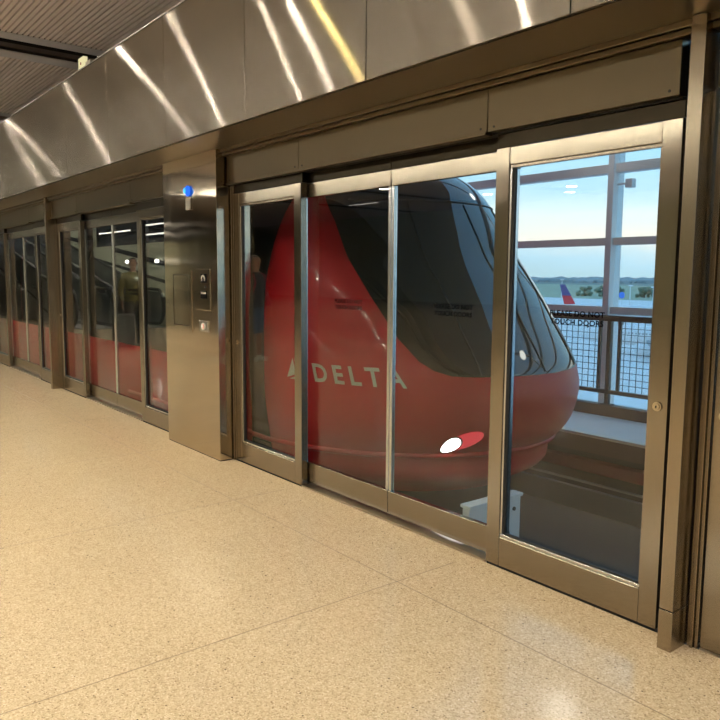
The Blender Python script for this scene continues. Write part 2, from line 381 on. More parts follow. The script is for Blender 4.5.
def door_set(xc, where, tags):
    fixed_panel(xc-1.752, xc-.842, tags[0], 'left' if tags[4] else None)
    leaf(xc-.915, xc-.003, tags[1]); leaf(xc+.003, xc+.915, tags[2])
    fixed_panel(xc+.842, xc+1.768, tags[3], 'right', text=(where == 'near'))
    h = thing('door_header', tags[5], 'door header', (xc, 2.69, 2.12))
    for a, b in ((-1.77, -.80), (-.797, .818), (.821, 1.755 if where == 'mid' else 1.772)):
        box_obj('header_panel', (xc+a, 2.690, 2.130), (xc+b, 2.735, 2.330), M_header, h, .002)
        for px in (a+.04, b-.04):
            bm = BM(); add_disc(bm, (xc+px, 2.690, 2.150), .006, (0, -1, 0), .002, 10); obj('screw', bm, M_dark, h)
    box_obj('header_lip', (xc-1.77, 2.680, 2.117), (xc+.818, 2.735, 2.1295), M_header, h, .002)
    box_obj('header_shadow_gap', (xc-1.76, 2.736, 2.1235), (xc+1.76, 2.86, 2.135), M_dark, h)
    box_obj('track_casing', (xc-1.76, 2.745, 2.136), (xc+1.76, 2.86, 2.375), M_dark, h)
    box_obj('door_sill', (xc-.838, 2.7355, -.05), (xc+.838, 2.86, .012), M_plate, h).__setitem__('label', 'steel threshold strip on the floor under the sliding doors')
    for a, b in ((-1.752, -.842), (.842, 1.762)): box_obj('sill_packer', (xc+a, 2.745, -.05), (xc+b, 2.86, .009), M_dark, h)
S1, S2, S3, S0 = -3.255, -7.772, -11.39, 0.450
door_set(S1, 'near', ['glass door panel just right of the steel column, reflecting a standing person',
    'left sliding glass door leaf before the lettered side of the red train',
    'right sliding glass door leaf before the dark windscreen and headlight of the train',
    'lettered glass door panel at the right, showing sky and railing outside', 1,
    'steel header over the nearest doors, in front of the train nose'])
door_set(S2, 'mid', ['narrow-looking glass door panel right of the second steel post, with key lock',
    'left sliding leaf of the pair left of the steel column', 'right sliding leaf of the pair left of the steel column',
    'glass door panel touching the left side of the steel column', 1, 'steel header over the doors left of the steel column'])
door_set(S3, 'far', ['farthest glass door panel at the left edge of the photo',
    'left sliding leaf of the farthest pair, at the left photo edge', 'right sliding leaf of the farthest pair, at the left photo edge',
    'glass door panel just left of the farther slim steel post', 0, 'steel header over the farthest doors at the left edge'])
# next doorway to the right: only its first panel reaches the picture
fixed_panel(S0-1.752, S0-.842, 'glass door panel cut off by the right edge of the photo', 'left')
leaf(S0-.915, S0-.003, 'left sliding leaf of the doorway beyond the right photo edge'); leaf(S0+.003, S0+.915, 'right sliding leaf of the doorway beyond the right photo edge')
fixed_panel(S0+.842, S0+1.762, 'last glass door panel beyond the right edge of the photo')
h = thing('door_header', 'steel header over the doorway at the right photo edge', 'door header', (S0, 2.69, 2.12))
for a, b in ((-1.79, -.80), (-.797, .818), (.821, 1.795)): box_obj('header_panel', (S0+a, 2.690, 2.130), (S0+b, 2.735, 2.330), M_header, h, .002)
box_obj('track_casing', (S0-1.76, 2.745, 2.136), (S0+1.76, 2.86, 2.375), M_dark, h)
box_obj('door_sill', (S0-1.752, 2.7355, -.05), (S0+1.762, 2.86, .008), M_plate, h)
# posts
def post(x0, x1, label):
    t = thing('steel_post', label, 'post', ((x0+x1)/2, 2.68, 0))
    box_obj('shaft', (x0, 2.620, .166), (x1, 2.775, 2.378), M_post, t, .002)
    box_obj('base_sleeve', (x0-.001, 2.619, .001), (x1+.001, 2.775, .163), M_post, t, .002)
post(-1.413, -1.358, 'slim full-height steel post right of the lettered glass door')
post(-9.605, -9.548, 'slim full-height steel post between the two farther door pairs')
def jamb(x0, x1, label):
    t = thing('door_jamb', label, 'door jamb', ((x0+x1)/2, FY, 0))
    n = 3; w = (x1-x0)/n
    for i in range(n): box_obj('jamb_strip', (x0+i*w+.0015, FY-.012*(i % 2)-.002, .001), (x0+(i+1)*w, 2.83, 2.33), M_post, t, .0015)
jamb(-1.354, -1.309, 'grooved steel jamb between the slim post and the right photo edge')
jamb(-5.043, -5.010, 'grooved steel jamb right beside the steel column')
jamb(-9.546, -9.528, 'thin steel jamb right beside the farther slim post')
bm = BM(); add_box(bm, (-1.490, 2.765, 0), (-1.424, 2.84, 2.33)); add_box(bm, (-9.624, 2.765, 0), (-9.606, 2.84, 2.33)); struct('trim_3', bm, M_dark, 'dark filler strips behind the slim posts', 'trim')
# column with call point
PX0, PX1, PY = -6.008, -5.046, 2.61
colm = thing('steel_column', 'broad steel-clad column carrying the call panels and blue lamp', 'column', (-5.527, PY, 0))
box_obj('cladding', (PX0, PY, .006), (PX1, 2.90, 2.378), M_column, colm, .003)
box_obj('plinth', (PX0+.004, PY+.004, 0), (PX1-.004, 2.895, .006), M_dark, colm)
ap = thing('access_panel', 'flush steel access hatch on the column, left of the call panel', 'access panel', (-5.67, PY, 1.23))
bm = BM()
a0, a1, b0, b1 = -5.865, -5.490, .985, 1.478
for q in (((a0, b0), (a1, b0+.045)), ((a0, b1-.03), (a1, b1)), ((a0, b0+.045), (a0+.035, b1-.03)), ((a1-.045, b0+.045), (a1, b1-.03))):
    add_box(bm, (q[0][0], PY-.006, q[0][1]), (q[1][0], PY+.0005, q[1][1]))
obj('hatch_frame', bm, M_column, ap)
box_obj('hatch_seam', (a0+.036, PY-.0018, b0+.046), (a1-.046, PY+.0005, b1-.031), M_dark, ap)
box_obj('hatch_door', (a0+.041, PY-.0045, b0+.051), (a1-.051, PY-.002, b1-.036), M_column, ap)
bm = BM(); add_disc(bm, (a1-.075, PY-.0045, 1.22), .008, (0, -1, 0), .003, 12); obj('hatch_latch', bm, M_brass, ap)
ip = thing('call_panel', 'steel call panel on the column with black symbol squares', 'intercom', (-5.27, PY, 1.33))
box_obj('face_plate', (-5.388, PY-.006, 1.170), (-5.160, PY+.0005, 1.492), M_column, ip, .002)
s1 = box_obj('symbol_tile', (-5.315, PY-.009, 1.385), (-5.215, PY-.0062, 1.455), M_text, ip); s1['label'] = 'black tile with a white handset symbol'
bm = BM()
arc = [(-5.265+.026*cos(t_), PY-.0105, 1.415+.026*sin(t_)) for t_ in [pi*k/10 for k in range(11)]]
add_tube(bm, arc, .006, 8); add_box(bm, (-5.295, PY-.0115, 1.398), (-5.281, PY-.0092, 1.416)); add_box(bm, (-5.249, PY-.0115, 1.398), (-5.235, PY-.0092, 1.416))
obj('handset_symbol', bm, M_white, s1)
s2 = box_obj('symbol_tile', (-5.315, PY-.009, 1.262), (-5.215, PY-.0062, 1.322), M_text, ip); s2['label'] = 'smaller black tile with a white line of marks'
bm = BM()
for k in range(4): add_box(bm, (-5.305+.022*k, PY-.0105, 1.298), (-5.290+.022*k, PY-.0092, 1.312))
obj('symbol_marks', bm, M_white, s2)
bm = BM(); add_disc(bm, (-5.235, PY-.006, 1.352), .009, (0, -1, 0), .004, 14); obj('call_button', bm, M_dark, ip)
eb = thing('push_button', 'small square push button plate with red glow under the call panel', 'button', (-5.272, PY, 1.045))
box_obj('button_plate', (-5.345, PY-.010, 1.000), (-5.198, PY+.0005, 1.088), M_bright, eb, .003)
bm = BM(); add_disc(bm, (-5.272, PY-.010, 1.044), .026, (0, -1, 0), .006, 24); rb = obj('button', bm, M_white, eb)
bm = BM(); add_tube(bm, [(-5.272+.014*cos(t_), PY-.0165, 1.044+.014*sin(t_)) for t_ in [-1.9+3.8*k/9 for k in range(10)]], .003, 6); obj('button_ring', bm, M_redbtn, rb)
lp = thing('indicator_lamp', 'glowing blue indicator lamp high on the steel column', 'lamp', (-5.525, PY, 2.07))
box_obj('lamp_bracket', (-5.552, PY-.012, 1.960), (-5.466, PY+.0005, 2.054), M_plate, lp, .004)
bm = BM(); add_sphere(bm, (-5.508, PY-.012, 2.108), .039, 3, (.85, .45, 1.12)); ln = obj('lens', bm, M_blue, lp, smooth=True)
bm = BM(); add_sphere(bm, (-5.512, PY-.036, 2.108), .020, 2, (.8, .4, 1.2)); obj('lens_core', bm, M_bluecore, ln, smooth=True)
# small lit box on top of the fascia
lb = thing('light_box', 'small pale yellow box peeking over the fascia below the ceiling slot', 'light box', (-7.0, 2.33, 3.297))
box_obj('lit_face', (-7.075, 2.285, 3.300), (-6.935, 2.325, 3.400), M_exitbox, lb, .003)
box_obj('bracket', (-6.925, 2.30, 3.298), (-6.80, 2.345, 3.345), M_plate, lb, .003)
bm = BM(); add_disc(bm, (-7.0, 2.285, 3.345), .012, (0, -1, 0), .003, 12); obj('box_mark', bm, M_dull_red, lb)
# ------------------------------------------------------------------ ceiling lights
def round_lamp(x, y, z, rad, mat, label, group, drop=True):
    t = thing('ceiling_light', label, 'ceiling light', (x, y, z), group)
    bm = BM(); add_tube(bm, [(x, y, z+.06), (x, y, z+.004)], rad*1.15, 18); obj('lamp_housing', bm, M_housing, t)
    bm = BM(); add_tube(bm, [(x, y, z), (x, y, z-.006)], rad, 14); obj('diffuser', bm, mat, t)
CL = CZ - .008
for x, m_ in ((-28.3, M_lamp), (-22.2, M_lamp), (-16.2, M_lamp), (-10.1, M_lamp), (-4.5, M_lamp_s), (1.6, M_lamp)):
    round_lamp(x, 1.4, CL, .075, m_, 'small round ceiling lamp in the row nearest the fascia', 'lamps in the row nearest the fascia')
round_lamp(-6.1, 1.4, CL, .05, M_lamp_y, 'amber round ceiling lamp in the row nearest the fascia', None)
for x in (-30.6, -24.6, -18.6, -12.6, -5.5, .5): round_lamp(x, -1.7, CL, .055, M_lamp, 'round ceiling lamp in the middle row over the platform', 'lamps in the middle row')
round_lamp(-10.0, -1.7, CL, .045, M_lamp, 'extra round ceiling lamp in the middle row', None)
round_lamp(-7.6, -.1, CL, .05, M_lamp, 'round ceiling lamp between the two front rows', None)
for (x, y) in ((-14.5, -13.4), (-17.9, -19.2), (-19.2, -20.9), (-22.0, -18.8), (-23.5, -14.2), (-6.0, -14.0), (0.0, -16.0)):
    round_lamp(x, y, CL, .20, M_flush, 'large round ceiling light near the back wall', 'large round lights near the back wall')
def strip(x0, y0, x1, y1, z):
    t = thing('linear_light', 'slim linear ceiling light glowing white', 'ceiling light', ((x0+x1)/2, (y0+y1)/2, z), 'linear ceiling lights')
    bm = BM(); add_box(bm, (x0-.03, y0-.06, z+.012), (x1+.03, y1+.06, z+.056)); obj('lamp_housing', bm, M_housing, t)
    bm = BM(); add_box(bm, (x0, y0-.04, z), (x1, y1+.04, z+.01)); obj('diffuser', bm, M_strip, t)
strip(-29.9, -17.3, -27.7, -17.3, CZ-.046)
t_ = [o for o in C.objects if o.name.startswith('linear_light')][-1]
for q in (-29.4, -28.2): box_obj('hanger', (q-.03, -17.32, CZ+.0105), (q+.03, -17.28, CZ+.052), M_housing, t_)
def row_strip(y, xa, xb, where, grp, mat):  # unseen lamp rows added for floor light and steel highlights
    t = thing('linear_light', 'added long linear ceiling light ' + where, 'ceiling light', ((xa+xb)/2, y, CZ-.04), grp)
    box_obj('lamp_housing', (xa, y-.06, CZ-.035), (xb, y+.06, CZ-.009), M_housing, t); box_obj('diffuser', (xa+.02, y-.05, CZ-.048), (xb-.02, y+.05, CZ-.0355), mat, t)
    if mat is M_row:                                 # deep side baffles, added to keep the glow off the fascia
        for sg in (-1, 1): box_obj('baffle', (xa, y+sg*.056, CZ-.108), (xb, y+sg*.060, CZ-.0095), M_housing, t)
    for q in (xa+1.2, xb-1.2): box_obj('hanger', (q-.03, y-.02, CZ-.009), (q+.03, y+.02, CZ+.052), M_housing, t)
for y, where, grp, mat in ((-1.2, 'in the row over the middle of the platform', 'added linear lights over the middle of the platform', M_row), (-10.8, 'in the row far from the doors', 'added linear lights far from the doors', M_rowfar)):
    for q in range(len(SLOTS)-1):
        row_strip(y, SLOTS[q]+.012, SLOTS[q+1]-.012, where, grp, mat)
# ------------------------------------------------------------------ across the platform: side wall with sloping reveals, escalators
bm = BM(); add_box(bm, (-58, -3.25, 0), (-19.0, -3.0, 2.35)); add_box(bm, (-58, -3.25, 2.35), (-26.2, -3.0, 4.96))
sw = thing('escalator_wall', 'green grey side wall with sloping black reveals beside the escalators', 'wall panel', (-38, -3, 0))
obj('wall_panel', bm, M_wallg, sw)
bm = BM()
for k, z0 in enumerate((2.55, 2.02, 1.52, 1.02)):      # reveals fall towards the viewer
    for (xa, xb) in ((-57.5, -26.2), (-26.2, -19.05)):
        za = z0 + (-22.0-xa)*.118; zb = z0 + (-22.0-xb)*.118
        tk = .07 if k % 2 else .045
        def cl(z_): return z_
        lim = 2.33 if xa > -27 else 4.9
        n = 12
        for q in range(n):
            x0_ = xa+(xb-xa)*q/n; x1_ = xa+(xb-xa)*(q+1)/n; z0_ = za+(zb-za)*q/n; z1_ = za+(zb-za)*(q+1)/n
            if max(z0_, z1_)+tk > lim: continue
            add_prism(bm, [(x0_, z0_-tk), (x1_, z1_-tk), (x1_, z1_+tk), (x0_, z0_+tk)], -3.002, -2.985)
obj('reveal', bm, M_black, sw)
box_obj('dark_opening', (-26.2, -3.30, 2.352), (-19.0, -3.26, 4.96), M_black, sw)
for xa, xb, zz in ((-25.8, -22.9, 2.82), (-21.6, -19.9, 2.90), (-21.5, -20.0, 2.62)):
    t = thing('linear_light', 'slim linear light glowing in the dark opening over the escalator wall', 'wall light', ((xa+xb)/2, -3.26, zz), 'linear lights in the dark opening')
    box_obj('lamp_housing', (xa, -3.258, zz-.03), (xb, -3.22, zz+.03), M_housing, t); box_obj('diffuser', (xa+.02, -3.219, zz-.02), (xb-.02, -3.20, zz+.02), M_strip, t)
for i, x in enumerate((-35.8, -28.46, -25.86, -22.5, -20.02)):
    t = thing('wall_light', 'small round white light on the wall beside the escalators', 'wall light', (x, -3, 1.82), 'lights on the escalator wall')
    bm = BM(); add_sphere(bm, (x, -2.93, 1.82), .07, 2, (1.5, .7, .8)); obj('diffuser', bm, M_walll, t, smooth=True)
    box_obj('mount', (x-.06, -2.985, 1.77), (x+.06, -2.95, 1.86), M_housing, t)
def escalator(y0, xs, label):
    t = thing('escalator', label, 'escalator', (xs, y0+.5, 0))
    sl = math.tan(radians(12))
    for yy in (y0, y0+.95):
        path = []
        for k in range(13):                    # newel loop at the foot
            a = -pi/2 + pi*k/12; path.append((xs+.55*cos(a)*.75, yy, .55+.48*sin(a)))
        low = [(xs-12, yy, .07+12*sl), (xs-1.0, yy, .07+.0)]
        top = [(xs-1.0, yy, 1.03), (xs-12, yy, 1.03+11*sl)]
        bm = BM(); add_tube(bm, low + path + top, .045, 8); obj('handrail', bm, M_esc, t)
        bm = BM(); add_prism(bm, [(xs-1.0, .1), (xs+.2, .1), (xs+.30, .5), (xs+.2, .95), (xs-1.0, .98), (xs-12, .98+11*sl), (xs-12, .1+11*sl)], yy-.02, yy+.02)
        obj('balustrade', bm, M_escpanel, t)
    bm = BM(); n = 26
    for k in range(n):
        x0 = xs-1.0-.42*k; add_box(bm, (x0-.42, y0+.06, 0), (x0, y0+.89, .03+max(0, .42*k*sl)))
    obj('step_band', bm, M_escstep, t)
    box_obj('floor_plate', (xs-1.0, y0+.05, .001), (xs+.7, y0+.90, .02), M_escstep, t)
escalator(-2.75, -19.6, 'escalator nearer the side wall, seen reflected in the door glass')
escalator(-1.45, -19.9, 'escalator farther from the side wall, seen reflected in the door glass')
# ------------------------------------------------------------------ train
YC = 4.24
TZ = [-.16, -.10, -.02, .05, .15, .25, .35, .45, .6, .7, .8, .9, 1.07, 1.25, 1.44, 1.58, 1.75, 1.9, 2.0, 2.1, 2.2, 2.3, 2.38, 2.42]
TR = [0.82, 0.795, 0.757, 0.75, 0.754, 0.723, 0.708, 0.699, 0.693, 0.697, 0.704, 0.717, 0.742, 0.767, 0.798, 0.823, 0.845, 0.868, 0.885, 0.904, 0.931, 0.974, 1.051, 1.15]
TW = [1.13, 1.17, 1.2, 1.22, 1.235, 1.25, 1.265, 1.28, 1.29, 1.29, 1.29, 1.29, 1.29, 1.285, 1.28, 1.27, 1.24, 1.2, 1.16, 1.1, 1.01, 0.86, 0.65, 0.42]
def interp(z, xs, ys):
    if z <= xs[0]: return ys[0]
    for i in range(1, len(xs)):
        if z <= xs[i]:
            q = (z-xs[i-1])/(xs[i]-xs[i-1]); return ys[i-1]+q*(ys[i]-ys[i-1])
    return ys[-1]
def prof_raw(z):
    rr = interp(z, TZ, TR); w = interp(z, TZ, TW); a = 1.5*min(1, w/1.15+.05) if z > 2 else 1.5
    return -(rr*YC+sqrt(a*a+rr*rr*w*w)), a, w
def prof(z):                                     # smoothed over height; keeps the bumper step
    k = 0; s = [0, 0, 0]
    for d, wt in ((-.05, 1), (-.025, 2), (0, 3), (.025, 2), (.05, 1)):
        p = prof_raw(z+d)
        for i in range(3): s[i] += wt*p[i]
        k += wt
    return [q/k for q in s]
def surf(th, z, off=0.0):                        # th in degrees 0..180 round the nose, <0 / >180: straight sides (metres/ degree -> 0.05 m)
    xc, a, w = prof(z)
    if th < 0: return Vector((xc + th*.05, YC-w-off, z))
    if th > 180: return Vector((xc - (th-180)*.05, YC+w+off, z))
    t_ = radians(th)
    nrm = Vector((sin(t_)/a, -cos(t_)/w, 0)).normalized()
    return Vector((xc+a*sin(t_), YC-w*cos(t_), z)) + nrm*off
def grid(bm, rows):
    V = [[bm.verts.new(p) for p in r_] for r_ in rows]
    for i in range(len(V)-1):
        for j in range(len(V[i])-1):
            q = (V[i][j], V[i][j+1], V[i+1][j+1], V[i+1][j])
            try: bm.faces.new(q)
            except ValueError: pass
    return V
EZ = [.762, .764, .772, .808, .866, 1.007, 1.287, 1.522, 1.856, 2.05, 2.2, 2.3, 2.42]
ET = [74., 64., 57.2, 52.5, 49.3, 46.3, 43.4, 42.2, 40.4, 38.0, 34.0, 30.0, 20.0]
def te(z): return interp(z, EZ, ET)
SL = -390.0
TRAIN = thing('train', 'red airport people-mover train behind the glass doors, nose towards the right', 'train', (-5.0, YC, -.9))
lowz = [-.16+.0461*i for i in range(21)]; lowz[-1] = .762
hiz = [.762, .764, .772, .79, .808, .835, .866, .91, .96, 1.007] + [1.007+(2.05-1.007)*i/22 for i in range(1, 23)] + [2.05+.37*i/14 for i in range(1, 15)]
thl = [SL] + [SL*(1-k/14) for k in range(1, 14)] + [180*k/72 for k in range(73)] + [180-SL*k/4 for k in range(1, 5)]
bm = BM(); grid(bm, [[surf(t_, z) for t_ in thl] for z in lowz])
near = lambda z: [SL*(1-k/14) for k in range(14)] + [te(z)*k/14 for k in range(15)]
far = lambda z: [180-te(z)*(1-k/14) for k in range(15)] + [180-SL*k/4 for k in range(1, 5)]
bmn = grid(bm, [[surf(t_, z) for t_ in near(z)] for z in hiz])
bmf = grid(bm, [[surf(t_, z) for t_ in far(z)] for z in hiz])
A, B = bmn[-1], bmf[-1]
bm.faces.new([A[0], A[14], B[14], B[-1]])
bmesh.ops.remove_doubles(bm, verts=bm.verts[:], dist=.0008)
body = obj('body_shell', bm, M_red, TRAIN, smooth=True)
bm = BM()
ws = grid(bm, [[surf(te(z)+(180-2*te(z))*k/60, z) for k in range(61)] for z in hiz])
top = ws[-1]; n_ = len(top)
for k in range(n_//2): 
    try: bm.faces.new((top[k], top[k+1], top[n_-2-k], top[n_-1-k]) if k+1 < n_-2-k else (top[k], top[k+1], top[n_-1-k]))
    except ValueError: pass
wsn = obj('windscreen', bm, M_tglass, TRAIN, smooth=True); wsn['label'] = 'dark wraparound windscreen'
bm = BM(); top2 = [surf(te(2.42)+(180-2*te(2.42))*k/30, 2.42) for k in range(31)]
bm.faces.new([bm.verts.new(p + Vector((0, 0, .0))) for p in top2]); obj('roof_cap', bm, M_tglass, wsn)
# dark seam lines of the windscreen
bm = BM()
add_tube(bm, [surf(46+88*k/40, 2.02-.10*sin(pi*k/40)*0, .003) for k in range(41)], .006, 6)
for ths in (90, 66, 114):
    add_tube(bm, [surf(ths, .78+1.22*k/24, .003) for k in range(25)], .006, 6)
obj('windscreen_seal', bm, M_rubber, TRAIN)
# lower bumper lip and crease
bm = BM(); add_tube(bm, [surf(-60+20*k, .145, .004) for k in range(3)] + [surf(180*k/60, .145 + .05*sin(pi*k/60), .006) for k in range(61)], .022, 8); obj('bumper_lip', bm, M_red, TRAIN, smooth=True)
# side windows, near side
def side(x, z, off):                              # point on the near flank at a given x
    xc, a_, w_ = prof(z)
    return surf(math.degrees(math.asin(min(1, (x-xc)/a_))), z, off) if x > xc else Vector((x, YC-w_-off, z))
bm = BM(); grid(bm, [[side(-4.93-1.52*k/10, z, .006) for k in range(11)] for z in [.03+2.02*i/18 for i in range(19)]])
obj('side_door', bm, M_tglass, TRAIN, smooth=True)['label'] = 'dark glass side door of the train'
for xa, xb in ((-6.47, -12.2), (-12.23, -18.5)):
    bm = BM(); grid(bm, [[side(xa+(xb-xa)*k/8, z, .006) for k in range(9)] for z in [.69+1.42*i/14 for i in range(15)]])
    obj('side_window', bm, M_tglass, TRAIN, smooth=True)
# underframe
bm = BM(); add_box(bm, (-24, YC-.95, -.62), (-4.4, YC+.95, -.14)); obj('underframe', bm, M_under, TRAIN)
# headlights: oval recess with white lens and red marker
def patch(th0, z0, rt, rz, tilt, off, n=28, dome=0.0, cu=0., cv=0.):
    bm = BM(); arcl = 1.45*pi/180
    def P(a_, b_, o): return surf(th0 + a_/arcl, z0 + b_, o)
    rings = []
    for rr in (0.0, .35, .7, .9, 1.0):
        ring = []
        for k in range(n):
            t_ = 2*pi*k/n; a_ = cu+rt*rr*cos(t_); b_ = cv+rz*rr*sin(t_)
            ring.append(bm.verts.new(P(a_*cos(tilt)-b_*sin(tilt), a_*sin(tilt)+b_*cos(tilt), off+dome*(1-rr*rr))))
        rings.append(ring)
    bm.faces.new(rings[1])
    for v in rings[0]: bm.verts.remove(v)
    for i in range(1, 4):
        for k in range(n): bm.faces.new((rings[i][k], rings[i][(k+1) % n], rings[i+1][(k+1) % n], rings[i+1][k]))
    return bm
for th0, sg in ((62.0, 1), (126.0, -1)):
    hl = obj('headlight', patch(th0, .307, .150, .066, radians(20)*sg, .004), M_headred, TRAIN, smooth=True); hl['label'] = 'oval headlight with white lens and glowing red marker'
    obj('lens_ring', patch(th0, .307, .075, .070, radians(20)*sg, .008, cu=-.078*sg, cv=0), M_under, hl)
    obj('lens', patch(th0, .307, .064, .060, radians(20)*sg, .010, dome=.02, cu=-.082*sg, cv=0), M_headwhite, hl, smooth=True)
# lettering on the near side of the nose
ARC = [(th, 0.0) for th in range(-10, 70)]
def arc_tab(z):
    tab = [(-10.0, -.5)]; p = surf(-10, z); s_ = -.5
    for k in range(1, 161):
        th = -10+k*.5; q = surf(th, z); s_ += (q-p).length; p = q; tab.append((th, s_))
    return tab
tab = arc_tab(.75)
def th_of(s_): return interp(s_, [q[1] for q in tab], [q[0] for q in tab])
s0 = interp(15.5, [q[0] for q in tab], [q[1] for q in tab]); s1_ = interp(44.0, [q[0] for q in tab], [q[1] for q in tab])
bm = text_bm('DELTA', .130, s1_-s0, .025, 1.5, lambda a, b: surf(th_of((s0+s1_)/2+a), .752+b, .004))
lt = obj('lettering', bm, M_silver, TRAIN, recalc=False); lt['label'] = 'pale grey lettering reading DELTA'
bm = BM()
e0 = interp(3.8, [q[0] for q in tab], [q[1] for q in tab]); e1 = interp(11.5, [q[0] for q in tab], [q[1] for q in tab]); em = e0+(e1-e0)*.62
def PE(s_, z_): return bm.verts.new(surf(th_of(s_), z_, .004))
bm.faces.new((PE(e0, .690), PE(em-.008, .840), PE(em-.010, .722)))
bm.faces.new((PE(em+.006, .840), PE(e1, .690), PE(em+.006, .722)))
bm.faces.new((PE(e0+.03, .682), PE(em, .712), PE(e1-.03, .682)))
obj('emblem', bm, M_silver, TRAIN, recalc=False)['label'] = 'pale grey three-part triangle emblem'
# ------------------------------------------------------------------ guideway hall
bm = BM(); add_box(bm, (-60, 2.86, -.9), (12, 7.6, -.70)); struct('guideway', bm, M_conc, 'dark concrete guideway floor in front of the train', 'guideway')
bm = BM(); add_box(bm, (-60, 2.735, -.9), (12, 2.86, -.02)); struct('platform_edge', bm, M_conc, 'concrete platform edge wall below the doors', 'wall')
bm = BM(); add_box(bm, (-60, 4.15, -.70), (12, 4.35, -.56), .01); struct('guide_beam', bm, M_rail, 'steel guide beam along the middle of the guideway', 'beam')
bm = BM(); add_box(bm, (-60, 5.80, -.17), (12, 7.45, 0)); wk = struct('walkway', bm, M_walk, 'pale concrete emergency walkway on the far side of the guideway', 'walkway')
bm = BM(); add_box(bm, (-60, 5.785, -.022), (12, 5.86, .004)); obj('walkway_nosing', bm, M_nosing, wk)
bm = BM(); add_box(bm, (-60, 5.79, -.17), (12, 5.80, -.023)); obj('walkway_face', bm, M_brown, wk)
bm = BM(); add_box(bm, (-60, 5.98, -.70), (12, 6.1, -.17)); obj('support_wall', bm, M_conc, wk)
bm = BM(); add_box(bm, (-60, 6.70, 0), (12, 6.80, .115)); obj('walkway_kerb', bm, M_kerb, wk)
bm = BM(); add_box(bm, (-60, 5.86, -.38), (12, 5.975, -.27), .01); tag(obj('red_band', bm, M_dull_red), 'dull red band running along the guideway under the walkway', 'cover board')  # plain red strip set against the support wall
bm = BM(); add_box(bm, (-60, 5.74, -.452), (12, 5.775, -.436), .003); add_box(bm, (-60, 5.655, -.486), (12, 5.68, -.476), .003); add_box(bm, (-60, 5.69, -.70), (12, 5.735, -.49)); pr_ = tag(obj('power_rail', bm, M_rail), 'long grey steel rail below the red band', 'rail')
bm = BM(); add_box(bm, (-60, 2.745, 3.31), (12, 5.1, 3.40)); add_box(bm, (-60, 7.0, 3.31), (12, 7.3, 3.40)); struct('hall_roof', bm, M_hall, 'roof over the guideway', 'roof')
bm = BM()  # roof glazing put in to bring sky light to walkway and mullions
for k in range(-18, 5): add_box(bm, (k*3.0-1.6, 5.1, 3.32), (k*3.0-1.5, 7.0, 3.40))
sk = struct('added_skylight', bm, M_mull, 'glazed roof strip added to let daylight onto the far walkway', 'skylight')
box_obj('pane', (-55.6, 5.101, 3.352), (10.4, 6.999, 3.36), M_glass2, sk)
for k in range(-4, 2):  # unseen lamps added to brighten the mullions and walkway
    x = k*3.0-1.55; t = thing('ceiling_light', 'added round fill lamp under the guideway roof above the walkway', 'ceiling light', (x, 6.45, 3.30), 'added fill lamps above the walkway')
    bm = BM(); add_tube(bm, [(x, 6.45, 3.321), (x, 6.45, 3.296)], .20, 22); obj('lamp_housing', bm, M_housing, t)
    bm = BM(); add_tube(bm, [(x, 6.45, 3.295), (x, 6.45, 3.290)], .21, 22); obj('diffuser', bm, M_walk_fill, t)
gb = thing('guard_panel', 'pale grey upright metal guard low behind the lettered glass door', 'guard', (-2.75, 3.07, -.70))
box_obj('panel', (-2.705, 2.865, -.70), (-2.655, 3.30, .185), M_box, gb, .006)
box_obj('panel_cap', (-2.72, 2.863, .186), (-2.645, 3.31, .205), M_box, gb, .004)
bm = BM(); add_disc(bm, (-2.655, 3.24, .12), .012, X, .006, 14); obj('bolt', bm, M_dark, gb)
# railing
rg = thing('railing', 'dark metal railing with wire mesh panels along the far walkway', 'railing', (-4.3, 6.74, .115))
box_obj('top_rail', (-30, 6.715, .995), (10, 6.775, 1.055), M_hand, rg, .006)
box_obj('bottom_rail', (-30, 6.72, .235), (10, 6.77, .275), M_hand, rg, .004)
xs = -4.335; px = [xs+1.5*k for k in range(-9, 9)]
for x in px:
    box_obj('post', (x-.022, 6.72, .116), (x+.022, 6.77, .995), M_hand, rg, .003)
    box_obj('base_plate', (x-.06, 6.705, .1155), (x+.06, 6.79, .128), M_hand, rg)
for k in range(len(px)-1):
    a, b = px[k]+.10, px[k+1]-.10
    if b < -12 or a > 2: continue
    bm = BM()
    for q in ((a, a+.03), (b-.03, b)): add_box(bm, (q[0], 6.73, .276), (q[1], 6.76, .994))
    fr = obj('panel_frame', bm, M_hand, rg)
    bm = BM()
    n = 18
    for i in range(1, n): x_ = a+(b-a)*i/n; add_box(bm, (x_-.0028, 6.742, .28), (x_+.0028, 6.748, .994))
    for i in range(1, 11): z_ = .276+.718*i/11; add_box(bm, (a, 6.7405, z_-.0028), (b, 6.7495, z_+.0028))
    obj('mesh_panel', bm, M_mesh, fr)
# curtain wall
cw = thing('window_1', None, None, (-4.575, 7.1, 0)); tag(cw, 'tall glazed curtain wall with grey mullions beyond the railing', 'window', kind='structure')
mx_ = [-4.575+3.0*k for k in range(-6, 5)]
for x in mx_:
    box_obj('mullion', (x-.036, 7.0, -.17), (x+.036, 7.20, 3.30), M_mull, cw, .003)
for z0, z1 in ((-.17, -.05), (1.05, 1.13), (1.79, 1.87), (2.55, 2.645), (3.2, 3.30)):
    for k in range(len(mx_)-1): box_obj('transom', (mx_[k]+.037, 7.03, z0), (mx_[k+1]-.037, 7.15, z1), M_mullt, cw, .003)
for k in range(len(mx_)-1): box_obj('pane', (mx_[k]+.03, 7.085, -.1), (mx_[k+1]-.03, 7.095, 3.29), M_glass2, cw)
bk = thing('camera_box', 'small grey box fixed to the mullion, high behind the lettered door', 'sensor box', (-4.47, 6.98, 2.38))
